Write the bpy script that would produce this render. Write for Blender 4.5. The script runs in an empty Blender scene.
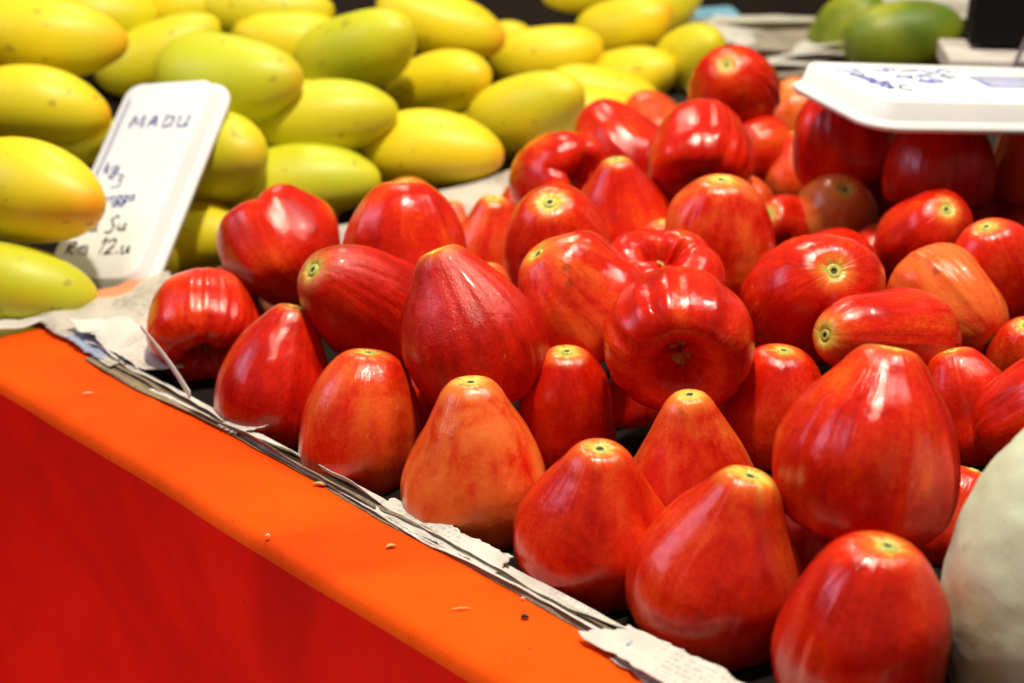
import bpy, math, random
import numpy as np
from mathutils import Vector, Matrix

# ------------------------------------------------------------------ camera
W, H, F = 1024, 683, 1800.0
CAM_H = 0.425
PITCH = math.radians(20)
scene = bpy.context.scene
cam_d = bpy.data.cameras.new("camera")
cam = bpy.data.objects.new("camera", cam_d)
scene.collection.objects.link(cam)
scene.camera = cam
cam.location = (0, 0, CAM_H)
cam.rotation_euler = (math.radians(90) - PITCH, 0, 0)
cam_d.sensor_width = 36
cam_d.lens = 36 * F / W
cam_d.clip_start = 0.02
cam_d.clip_end = 60
cam_d.dof.use_dof = True
cam_d.dof.focus_distance = 0.98
cam_d.dof.aperture_fstop = cam_d.lens / 9.0

# ------------------------------------------------------------------ world and lamps
world = bpy.data.worlds.new("World")
scene.world = world
world.use_nodes = True
wb = world.node_tree.nodes["Background"]
wb.inputs[0].default_value = (1.0, 0.72, 0.55, 1)
wb.inputs[1].default_value = 0.19
# the market hall: lit ceiling above, unlit aisle floor below
_nt = world.node_tree
_tc = _nt.nodes.new('ShaderNodeTexCoord'); _sp = _nt.nodes.new('ShaderNodeSeparateXYZ'); _mr = _nt.nodes.new('ShaderNodeMapRange')
_mx = _nt.nodes.new('ShaderNodeMix'); _mx.data_type = 'RGBA'
_nt.links.new(_tc.outputs['Generated'], _sp.inputs[0]); _nt.links.new(_sp.outputs[2], _mr.inputs[0])
_mr.inputs[1].default_value = 0.0; _mr.inputs[2].default_value = 0.55
_nt.links.new(_mr.outputs[0], _mx.inputs[0])
_mx.inputs[6].default_value = (0.06, 0.03, 0.02, 1); _mx.inputs[7].default_value = (1.0, 0.80, 0.62, 1)
_nt.links.new(_mx.outputs[2], wb.inputs[0])

def lamp(name, loc, target, size, power, col, size_y=None, shape='DISK'):
    l = bpy.data.lights.new(name, 'AREA')
    l.shape = shape
    l.size = size
    if size_y: l.size_y = size_y
    l.energy = power
    l.color = col
    o = bpy.data.objects.new(name, l)
    scene.collection.objects.link(o)
    o.location = loc
    o.rotation_euler = (Vector(target) - Vector(loc)).to_track_quat('-Z', 'Y').to_euler()
    return o

lamp("market_lamp", (0.02, 0.90, 1.62), (0.02, 1.0, 0), 0.12, 32, (1.0, 0.88, 0.68))
lamp("market_lamp", (0.75, 1.15, 1.45), (0.1, 1.0, 0), 0.07, 9, (1.0, 0.93, 0.82))
lamp("market_lamp", (-0.2, 2.3, 1.5), (0.0, 1.6, 0), 0.2, 9, (1.0, 0.88, 0.66))
lamp("added_panel_fill", (-0.66, 0.40, -0.85), (-0.20, 0.90, -0.10), 0.35, 8.5, (1.0, 0.80, 0.60))  # unseen fill added below ledge level to brighten the front panel
lamp("shop_window", (-1.9, 1.1, 1.3), (0.1, 0.95, 0), 0.9, 11, (0.66, 0.68, 1.0), 0.8, 'RECTANGLE')

scene.view_settings.view_transform = 'Standard'
scene.view_settings.look = 'None'
scene.view_settings.exposure = 0.0
scene.view_settings.gamma = 1.0

# ------------------------------------------------------------------ frames
RIGHT = np.array([1, 0, 0.0])
UP = np.array([0, math.sin(PITCH), math.cos(PITCH)])
BACK = np.array([0, -math.cos(PITCH), math.sin(PITCH)])
CAMP = np.array([0, 0, CAM_H])

def ray(px, py):
    return RIGHT * (px - W / 2) / F - UP * (py - H / 2) / F - BACK
def at(px, py, t):
    return CAMP + ray(px, py) * t
def cvec(v):                       # right, up, towards the viewer -> world
    w = RIGHT * v[0] + UP * v[1] + BACK * v[2]
    return w / np.linalg.norm(w)

O = np.array([-0.328, 1.203, 0.0])          # far corner of the ledge
E1 = np.array([0.653, -0.757, 0.0]); E1 /= np.linalg.norm(E1)   # along the ledge, towards the viewer
E2 = np.array([-E1[1], E1[0], 0.0])                             # across it, into the heap
ANG = math.atan2(E1[1], E1[0])
SLOPE = 0.085
def sa(p):
    q = p - O
    return q @ E1, q @ E2
def world(s, a, z=0.0):
    return O + E1 * s + E2 * a + np.array([0, 0, z])
def base_z(s, a):
    return -0.016 + SLOPE * a

rng = np.random.RandomState(7)

# ------------------------------------------------------------------ helpers
def link(o): scene.collection.objects.link(o); return o
def tag(o, label=None, cat=None, group=None, kind=None):
    if label: o['label'] = label
    if cat: o['category'] = cat
    if group: o['group'] = group
    if kind: o['kind'] = kind
    return o
def empty(name, loc=(0, 0, 0), rotz=0):
    o = link(bpy.data.objects.new(name, None)); o.location = loc; o.rotation_euler = (0, 0, rotz)
    o.empty_display_size = 0.02
    return o
def mesh_obj(name, verts, faces, mat, parent=None, smooth=True, attrs=None, mats=None, midx=None):
    me = bpy.data.meshes.new(name)
    me.from_pydata([tuple(map(float, v)) for v in verts], [], [tuple(map(int, f)) for f in faces])
    for m in (mats or [mat]): me.materials.append(m)
    if smooth: me.polygons.foreach_set('use_smooth', [True] * len(me.polygons))
    if midx is not None: me.polygons.foreach_set('material_index', midx)
    if attrs:
        for k, a in attrs.items():
            a = np.asarray(a, float)
            if a.ndim == 1:
                t = me.attributes.new(k, 'FLOAT', 'POINT'); t.data.foreach_set('value', a)
            else:
                t = me.attributes.new(k, 'FLOAT_VECTOR', 'POINT'); t.data.foreach_set('vector', a.ravel())
    me.update()
    o = link(bpy.data.objects.new(name, me))
    if parent: o.parent = parent
    return o
def grid_faces(nu, nv, wrap_u=False, off=0):
    f = []
    for j in range(nv - 1):
        for i in range(nu if wrap_u else nu - 1):
            i2 = (i + 1) % nu
            f.append((off + j * nu + i, off + j * nu + i2, off + (j + 1) * nu + i2, off + (j + 1) * nu + i))
    return f
def solidify(o, th, offset=0):
    m = o.modifiers.new('thickness', 'SOLIDIFY'); m.thickness = th; m.offset = offset
    return o

class Noise1:                       # smooth value noise built from sines
    def __init__(s, seed, freqs, amps):
        r = np.random.RandomState(seed)
        s.k = [(f * (0.8 + 0.4 * r.rand()), a, r.rand() * 6.28) for f, a in zip(freqs, amps)]
    def __call__(s, x):
        return sum(a * np.sin(f * x * 6.283 + p) for f, a, p in s.k)
class Noise2:
    def __init__(s, seed, n, fmin, fmax, power=1.0):
        r = np.random.RandomState(seed)
        s.k = []
        for i in range(n):
            f = fmin * (fmax / fmin) ** (i / max(1, n - 1)); th = r.rand() * 6.283
            s.k.append((f * math.cos(th), f * math.sin(th), r.rand() * 6.283, (fmin / f) ** power))
        s.n = math.sqrt(sum(k[3] ** 2 for k in s.k))
    def __call__(s, x, y):
        return sum(a * np.sin(6.283 * (fx * x + fy * y) + p) for fx, fy, p, a in s.k) / s.n

# ------------------------------------------------------------------ materials
class NT:
    def __init__(s, name):
        s.m = bpy.data.materials.new(name); s.m.use_nodes = True
        s.t = s.m.node_tree; s.p = s.t.nodes['Principled BSDF']
    def n(s, typ, **kw):
        nd = s.t.nodes.new(typ)
        for k, v in kw.items(): setattr(nd, k, v)
        return nd
    def l(s, a, b): s.t.links.new(a, b)
    def _in(s, sock, v):
        if isinstance(v, bpy.types.NodeSocket): s.l(v, sock)
        elif isinstance(v, (tuple, list)) and len(v) == 3 and sock.type == 'RGBA': sock.default_value = (*v, 1)
        else: sock.default_value = v
    def math(s, op, a, b=0.0, c=None, clamp=False):
        nd = s.n('ShaderNodeMath', operation=op, use_clamp=clamp)
        s._in(nd.inputs[0], a); s._in(nd.inputs[1], b)
        if c is not None: s._in(nd.inputs[2], c)
        return nd.outputs[0]
    def vmath(s, op, a, b=(0, 0, 0)):
        nd = s.n('ShaderNodeVectorMath', operation=op)
        s._in(nd.inputs[0], a); s._in(nd.inputs[1], b)
        return nd.outputs[0]
    def mix(s, fac, a, b):
        nd = s.n('ShaderNodeMix', data_type='RGBA')
        s._in(nd.inputs[0], fac); s._in(nd.inputs[6], a); s._in(nd.inputs[7], b)
        return nd.outputs[2]
    def noise(s, vec, scale, detail=3, rough=0.5, dist=0.0):
        nd = s.n('ShaderNodeTexNoise')
        if vec is not None: s.l(vec, nd.inputs['Vector'])
        nd.inputs['Scale'].default_value = scale; nd.inputs['Detail'].default_value = detail
        nd.inputs['Roughness'].default_value = rough; nd.inputs['Distortion'].default_value = dist
        return nd.outputs[0]
    def step(s, v, lo, hi, a=0.0, b=1.0):
        nd = s.n('ShaderNodeMapRange', interpolation_type='SMOOTHSTEP')
        s._in(nd.inputs[0], v); s._in(nd.inputs[1], lo); s._in(nd.inputs[2], hi); s._in(nd.inputs[3], a); s._in(nd.inputs[4], b)
        return nd.outputs[0]
    def attr(s, name, typ='GEOMETRY'):
        return s.n('ShaderNodeAttribute', attribute_name=name, attribute_type=typ)
    def obj(s): return s.n('ShaderNodeTexCoord').outputs['Object']
    def bump(s, h, strength, dist, prev=None):
        nd = s.n('ShaderNodeBump'); nd.inputs['Strength'].default_value = strength; nd.inputs['Distance'].default_value = dist
        s.l(h, nd.inputs['Height'])
        if prev is not None: s.l(prev, nd.inputs['Normal'])
        return nd.outputs[0]
    def set(s, **kw):
        for k, v in kw.items(): s._in(s.p.inputs[k.replace('_', ' ')], v)
        return s

def simple(name, col, rough=0.6, vary=0.12, scale=40, bump=0.15, bd=0.0006, **kw):
    t = NT(name)
    n = t.noise(t.obj(), scale, 4)
    c = t.mix(t.step(n, 0.3, 0.7), tuple(x * (1 - vary) for x in col), tuple(min(1, x * (1 + vary)) for x in col))
    t.set(Base_Color=c, Roughness=rough, **kw)
    t.set(Normal=t.bump(n, bump, bd))
    return t.m

def apple_skin():
    t = NT('water_apple_skin')
    v = t.attr('vv').outputs['Fac']
    d = t.attr('dirv').outputs['Vector']
    rnd = t.n('ShaderNodeObjectInfo').outputs['Random']
    off = t.math('MULTIPLY', rnd, 37.0)
    d = t.vmath('ADD', d, t.n_comb(off)) if hasattr(t, 'n_comb') else d
    comb = t.n('ShaderNodeCombineXYZ'); t.l(off, comb.inputs[0]); t.l(off, comb.inputs[1]); t.l(off, comb.inputs[2])
    dd = t.vmath('ADD', d, comb.outputs[0])
    streak = t.noise(dd, 2.6, 3, 0.55)
    fine = t.noise(t.vmath('MULTIPLY', dd, (1, 1, 0.45)), 13.0, 4, 0.65)
    oc = t.vmath('ADD', t.obj(), comb.outputs[0])
    patch = t.noise(t.vmath('MULTIPLY', oc, (1, 1, 0.6)), 34, 5, 0.6, 0.4)
    speck = t.noise(oc, 420, 2, 0.6)
    pale = t.attr('pale', 'OBJECT').outputs['Fac']
    deep = t.attr('deep', 'OBJECT').outputs['Fac']
    k = t.math('ADD', t.math('MULTIPLY', streak, 0.30), t.math('MULTIPLY', patch, 0.82))
    k = t.math('ADD', k, t.math('MULTIPLY', t.math('SUBTRACT', fine, 0.5), 0.17))
    k = t.math('ADD', k, t.math('MULTIPLY', t.math('SUBTRACT', speck, 0.5), 0.32))
    k = t.math('ADD', k, t.math('MULTIPLY', pale, 0.22))
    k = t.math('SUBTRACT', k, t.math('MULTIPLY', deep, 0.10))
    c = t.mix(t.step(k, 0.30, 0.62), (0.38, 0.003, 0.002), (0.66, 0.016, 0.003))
    c = t.mix(t.step(k, 0.55, 0.85, 0, 0.85), c, (0.82, 0.11, 0.008))
    # pale blush side
    blush = t.math('MULTIPLY', pale, t.step(patch, 0.35, 0.62))
    c = t.mix(t.math('MULTIPLY', blush, 0.6), c, (0.84, 0.29, 0.07))
    # yellow-green round the stem
    e = t.math('ADD', v, t.math('MULTIPLY', t.math('SUBTRACT', streak, 0.5), 0.10))
    e = t.math('SUBTRACT', e, t.math('MULTIPLY', t.attr('tip', 'OBJECT').outputs['Fac'], 0.035))
    c = t.mix(t.step(e, 0.04, 0.13, 0.45, 0.0), c, (0.84, 0.36, 0.05))
    c = t.mix(t.step(e, 0.012, 0.068, 0.95, 0.0), c, (0.60, 0.62, 0.10))
    # blotches and bruises
    br = t.noise(oc, 70, 2, 0.4)
    c = t.mix(t.step(br, 0.74, 0.80, 0, 0.5), c, (0.25, 0.03, 0.015))
    sc = t.noise(t.vmath('MULTIPLY', oc, (1, 1, 0.4)), 130, 3, 0.7, 1.5)
    c = t.mix(t.math('MULTIPLY', t.step(sc, 0.66, 0.72), t.step(patch, 0.5, 0.6, 0, 0.55)), c, (0.78, 0.30, 0.10))
    c = t.mix(t.step(t.noise(oc, 330, 1, 0.3), 0.80, 0.84, 0, 0.6), c, (0.10, 0.02, 0.01))
    t.set(Base_Color=c)
    rg = t.attr('rough', 'OBJECT').outputs['Fac']
    r = t.math('ADD', t.math('ADD', rg, t.math('MULTIPLY', t.math('SUBTRACT', patch, 0.5), 0.20)), 0.0, clamp=True)
    t.set(Roughness=r, Coat_Weight=0.15, Coat_Roughness=0.05, Specular_IOR_Level=0.42, Subsurface_Weight=0.05, Subsurface_Scale=0.004)
    t.p.inputs['Subsurface Radius'].default_value = (1.0, 0.15, 0.08)
    ridge = t.noise(t.vmath('MULTIPLY', dd, (1, 1, 0.25)), 6.0, 2, 0.5)
    wob = t.noise(oc, 70, 2, 0.5)
    b1 = t.bump(wob, 0.45, 0.0018, t.bump(ridge, 0.34, 0.0018))
    pebble = t.noise(oc, 900, 3, 0.65)
    b2 = t.bump(pebble, 0.55, 0.0006, b1)
    mid = t.noise(oc, 160, 3, 0.6)
    b3 = t.bump(mid, 0.5, 0.0006, b2)
    for nd, k_ in ((b2, 2.6), (b3, 2.2)):
        t.l(t.step(rg, 0.13, 0.30, 0.12 * k_, 0.34 * k_), nd.node.inputs['Strength'])
    t.set(Normal=b3)
    return t.m

def mango_skin(name='mango_skin', green=False):
    t = NT(name)
    v = t.attr('vv').outputs['Fac']
    rnd = t.n('ShaderNodeObjectInfo').outputs['Random']
    off = t.math('MULTIPLY', rnd, 19.0)
    comb = t.n('ShaderNodeCombineXYZ'); t.l(off, comb.inputs[0]); t.l(off, comb.inputs[1])
    oc = t.vmath('ADD', t.obj(), comb.outputs[0])
    n1 = t.noise(oc, 12, 3, 0.5)
    n2 = t.noise(oc, 60, 4, 0.6)
    g = t.attr('green', 'OBJECT').outputs['Fac']
    if green:
        c = t.mix(t.step(n1, 0.35, 0.65), (0.11, 0.19, 0.008), (0.38, 0.40, 0.014))
        c = t.mix(t.step(n2, 0.60, 0.75, 0, 0.5), c, (0.20, 0.12, 0.02))
    else:
        k = t.math('ADD', t.math('MULTIPLY', n1, 0.7), t.math('MULTIPLY', g, 0.6))
        c = t.mix(t.step(k, 0.35, 0.85), (0.86, 0.68, 0.010), (0.55, 0.60, 0.018))
        ripe = t.attr('ripe', 'OBJECT').outputs['Fac']
        tip = t.math('MULTIPLY', t.step(t.math('ADD', v, t.math('MULTIPLY', t.math('SUBTRACT', n1, 0.5), 0.3)), 0.74, 1.05), ripe)
        c = t.mix(tip, c, (0.88, 0.30, 0.012))
        c = t.mix(t.step(v, 0.0, 0.10, 0.5, 0.0), c, (0.35, 0.42, 0.03))
        spot = t.noise(oc, 95, 1, 0.3)
        c = t.mix(t.step(spot, 0.70, 0.76, 0, 0.55), c, (0.30, 0.20, 0.02))
    t.set(Base_Color=c, Roughness=0.48, Coat_Weight=0.05, Coat_Roughness=0.35)
    t.set(Normal=t.bump(n2, 0.15, 0.0008))
    return t.m

def newsprint(name, tint=(0.56, 0.53, 0.46), scale=1.0, ink=0.55, stripes=True):
    """grey columns of print on buff paper, laid out in the sheet's own metres"""
    t = NT(name)
    uv = t.attr('uvp').outputs['Vector']
    sep = t.n('ShaderNodeSeparateXYZ'); t.l(uv, sep.inputs[0])
    x, y = sep.outputs[0], sep.outputs[1]
    ly = t.math('MULTIPLY', y, 330.0 * scale)
    fr = t.math('FRACT', ly); fl = t.math('FLOOR', ly)
    band = t.math('MULTIPLY', t.math('GREATER_THAN', fr, 0.42), 1.0)
    cx = t.math('MULTIPLY', x, 900.0 * scale)
    cm = t.n('ShaderNodeCombineXYZ'); t.l(t.math('FLOOR', cx), cm.inputs[0]); t.l(fl, cm.inputs[1])
    wn = t.n('ShaderNodeTexWhiteNoise', noise_dimensions='2D'); t.l(cm.outputs[0], wn.inputs['Vector'])
    chars = t.math('GREATER_THAN', wn.outputs[0], 0.35)
    col = t.math('GREATER_THAN', t.math('FRACT', t.math('MULTIPLY', x, 21.0)), 0.10)
    big = t.noise(uv, 13, 1, 0.3)
    area = t.step(big, 0.46, 0.50)
    inkf = t.math('MULTIPLY', t.math('MULTIPLY', band, chars), t.math('MULTIPLY', col, area))
    stain = t.noise(uv, 22, 4, 0.6)
    c = t.mix(t.step(stain, 0.3, 0.75), tint, tuple(v * 0.78 for v in tint))
    c = t.mix(t.math('MULTIPLY', inkf, ink), c, (0.09, 0.09, 0.11))
    if stripes:
        ph = t.noise(t.vmath('ADD', uv, (3.1, 1.7, 0)), 9, 0, 0.3)
        c = t.mix(t.step(ph, 0.60, 0.62, 0, 0.7), c, (0.25, 0.33, 0.55))
        c = t.mix(t.step(ph, 0.40, 0.38, 0, 0.8), c, (0.75, 0.22, 0.07))
    t.set(Base_Color=c, Roughness=0.8, Specular_IOR_Level=0.1)
    wr = t.noise(uv, 60, 4, 0.65, 0.8)
    t.set(Normal=t.bump(wr, 0.35, 0.0015))
    return t.m

def foam():
    t = NT('white_foam')
    vo = t.n('ShaderNodeTexVoronoi'); vo.inputs['Scale'].default_value = 420; t.l(t.obj(), vo.inputs['Vector'])
    n = t.noise(t.obj(), 9, 3)
    c = t.mix(t.step(n, 0.3, 0.7), (0.69, 0.72, 0.76), (0.75, 0.78, 0.82))
    t.set(Base_Color=c, Roughness=0.5, Subsurface_Weight=0.1, Subsurface_Scale=0.004)
    t.set(Normal=t.bump(vo.outputs['Distance'], 0.12, 0.0006))
    return t.m

def cloth(name='orange_cloth', c1=(0.86, 0.082, 0.0015), c2=(0.92, 0.098, 0.002)):
    t = NT(name)
    oc = t.obj()
    n = t.noise(oc, 7, 4, 0.6)
    c = t.mix(t.step(n, 0.3, 0.7), c1, c2)
    sm = t.noise(t.vmath('MULTIPLY', oc, (1, 1, 0.5)), 34, 4, 0.65, 0.8)
    c = t.mix(t.step(sm, 0.60, 0.80, 0, 0.55), c, (0.30, 0.02, 0.002))
    big = t.noise(oc, 4.5, 3, 0.55, 1.0)
    c = t.mix(t.step(big, 0.35, 0.7, 0.0, 0.5), c, tuple(v * .55 for v in c1[:1]) + tuple(v * .25 for v in c1[1:]))
    dots = t.noise(oc, 190, 1, 0.3)
    c = t.mix(t.step(dots, 0.78, 0.82, 0, 0.7), c, (0.10, 0.02, 0.01))
    t.set(Base_Color=c, Roughness=0.85)
    t.p.inputs['Specular IOR Level'].default_value = 0.1
    weave = t.noise(t.vmath('MULTIPLY', oc, (1, 1, 1)), 1400, 2, 0.6)
    fold = t.noise(oc, 16, 3, 0.5)
    b = t.bump(weave, 0.2, 0.0002)
    t.set(Normal=t.bump(fold, 0.5, 0.004, b))
    return t.m

def melon_skin():
    t = NT('pale_green_rind')
    oc = t.obj()
    n = t.noise(oc, 22, 4, 0.6)
    c = t.mix(t.step(n, 0.3, 0.7), (0.50, 0.57, 0.39), (0.60, 0.66, 0.48))
    p = t.noise(oc, 75, 2, 0.5)
    c = t.mix(t.step(p, 0.64, 0.74, 0, 0.5), c, (0.40, 0.44, 0.30))
    t.set(Base_Color=c, Roughness=0.6)
    vo = t.noise(oc, 55, 3, 0.55)
    b = t.bump(vo, 0.5, 0.0012)
    t.set(Normal=t.bump(t.noise(oc, 500, 3), 0.25, 0.0006, b))
    return t.m

M = dict(
    skin=apple_skin(), mango=mango_skin(), gmango=mango_skin('green_mango_skin', True),
    news=newsprint('newsprint'), news_plain=newsprint('newsprint_blank', (0.70, 0.68, 0.63), 1.0, 0.25, False),
    news_old=newsprint('newsprint_grey', (0.40, 0.35, 0.27), 1.0, 0.6, False),
    news_brown=newsprint('newsprint_brown', (0.30, 0.23, 0.14), 1.0, 0.5, False),  # browner tint for alternate ribbons of the folded edge
    news_shade=newsprint('newsprint_gap_shade', (0.012, 0.008, 0.006), 1.0, 0.0, False),  # near-black paper: shade of the fruit gaps put into its colour
    foam=foam(), cloth=cloth(), cloth_shaded=cloth('orange_cloth_shaded', (0.70, 0.004, 0.0008), (0.84, 0.008, 0.001)), rind=melon_skin(),  # redder copy of the ledge cloth, the front's shade mixed into its colour
    scar=simple('stem_scar_green', (0.42, 0.44, 0.08), 0.5, 0.3, 600),
    dark=simple('dried_calyx', (0.06, 0.045, 0.02), 0.8, 0.5, 500),
    lobe=simple('calyx_green', (0.42, 0.36, 0.10), 0.6, 0.4, 400),
    board=simple('display_board', (0.012, 0.010, 0.009), 0.95),
    ink_blue=simple('blue_ink', (0.02, 0.05, 0.30), 0.4, 0.2),
    ink_pale=simple('faded_blue_ink', (0.12, 0.18, 0.62), 0.5, 0.2),
    ink_dark=simple('black_ink', (0.015, 0.015, 0.03), 0.4, 0.2),
    black=simple('black_plastic', (0.003, 0.0025, 0.0025), 0.8, 0.2, Specular_IOR_Level=0.15),
    steel=simple('grey_metal', (0.45, 0.43, 0.42), 0.35, 0.1, Metallic=0.8),
    white=simple('white_card', (0.62, 0.58, 0.54), 0.6, 0.1),
    blue=simple('blue_label', (0.22, 0.50, 0.68), 0.4, 0.1),
    leaf=simple('green_leaf', (0.06, 0.14, 0.02), 0.5, 0.3),
    straw=simple('dry_straw', (0.62, 0.40, 0.12), 0.7, 0.3),
    seed=simple('dark_seed', (0.02, 0.015, 0.01), 0.5, 0.3),
    cream=simple('cream_tray', (0.62, 0.60, 0.48), 0.35, 0.08),
)

# ------------------------------------------------------------------ the stall table
def stall_table():
    root = empty('stall_table', tuple(world(0, 0, -0.6)), ANG)
    tag(root, 'market stall table with an orange cloth ledge and its front tinted red for shade', 'stall table')
    inv = Vector((0, 0, 0.6))
    # cloth: profile across (a, z) swept along s, closed at the far end
    prof = []
    r = 0.009
    for a in np.linspace(0.001, -0.076 + r, 14): prof.append((a, 0.0))
    for k in range(1, 7):
        th = k / 6 * math.pi / 2
        prof.append((-0.076 + r - r * math.sin(th), -r + r * math.cos(th)))
    for z in np.linspace(-0.012, -0.58, 26): prof.append((-0.076, z))
    prof = np.array(prof)
    S = np.linspace(0.0, 1.15, 150)
    nz = Noise2(3, 8, 1.5, 9, 1.2); nt = Noise2(5, 8, 3, 20, 1.0)
    V = []; UVs = []
    for s in S:
        for a, z in prof:
            dz = 0.0007 * nt(s, a) if z > -0.01 else 0
            fold = (0.003 * nz(s, z * 0.35)) * min(1, max(0, (-z - 0.01) / 0.12))
            da = fold
            V.append((s, a + da + 0.0009 * nz(s * 1.3, 0.1), z + dz + 0.6))
    np_ = len(prof)
    faces = [(i * np_ + j, i * np_ + j + 1, (i + 1) * np_ + j + 1, (i + 1) * np_ + j) for i in range(len(S) - 1) for j in range(np_ - 1)]
    n0 = len(V)
    # end panel
    for z in np.linspace(-0.001, -0.58, 20):
        for a in np.linspace(0.012, -0.075, 10):
            V.append((0.001, a, z + 0.6))
    faces += grid_faces(10, 20, off=n0)
    cut = 19
    V = np.array(V)
    body = V[:n0].reshape(len(S), np_, 3)
    top = body[:, :cut + 1]; front = body[:, cut:]
    mesh_obj('orange_cloth', top.reshape(-1, 3), [tuple(reversed(q)) for q in grid_faces(cut + 1, len(S))], M['cloth'], root)
    m2 = front.shape[1]
    mesh_obj('shaded_front', front.reshape(-1, 3), [tuple(reversed(q)) for q in grid_faces(m2, len(S))], M['cloth_shaded'], root)  # same cloth as the top, with shade painted in as deeper red
    mesh_obj('end_panel', V[n0:], grid_faces(10, 20), M['cloth_shaded'], root)
    # sloping boards that carry the two heaps
    def slab(x0, x1, y0, y1, zf, th=0.02):
        xs = np.linspace(x0, x1, 10); ys = np.linspace(y0, y1, 10)
        V = [(x, y, zf(x, y) + 0.6) for y in ys for x in xs] + [(x, y, zf(x, y) - th + 0.6) for y in ys for x in xs]
        f = grid_faces(10, 10) + [tuple(reversed(q)) for q in grid_faces(10, 10, off=100)]
        for i in range(9):
            f += [(i, 100 + i, 101 + i, i + 1), (90 + i, 91 + i, 191 + i, 190 + i),
                  (i * 10, i * 10 + 10, 110 + i * 10, 100 + i * 10), (i * 10 + 9, 109 + i * 10, 119 + i * 10, i * 10 + 19)]
        return V, f
    V, f = slab(0.0, 1.15, 0.012, 1.3, lambda s, a: base_z(s, a) - 0.006)
    mesh_obj('display_board', V, f, M['board'], root, smooth=False)
    V, f = slab(-1.6, -0.02, -0.4, 1.3, lambda s, a: mango_z(s, a) - 0.105)
    mesh_obj('display_board', V, f, M['board'], root, smooth=False)
    return root

def mango_z(s, a):                   # height of the mangoes' centres over the mango heap
    return -0.015 + 0.13 * a + 0.42 * (-s - 0.05)

stall_table()

# ------------------------------------------------------------------ newspaper sheets
def sheet(name, pts, uv, mat, parent, th=0.0003):
    """pts: array nv x nu x 3 in world space"""
    pts = np.asarray(pts); nv, nu = pts.shape[:2]
    uvp = np.concatenate([np.asarray(uv).reshape(-1, 2), np.zeros((nu * nv, 1))], 1)
    o = mesh_obj(name, pts.reshape(-1, 3), grid_faces(nu, nv), mat, parent, attrs={'uvp': uvp})
    solidify(o, th)
    return o

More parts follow.
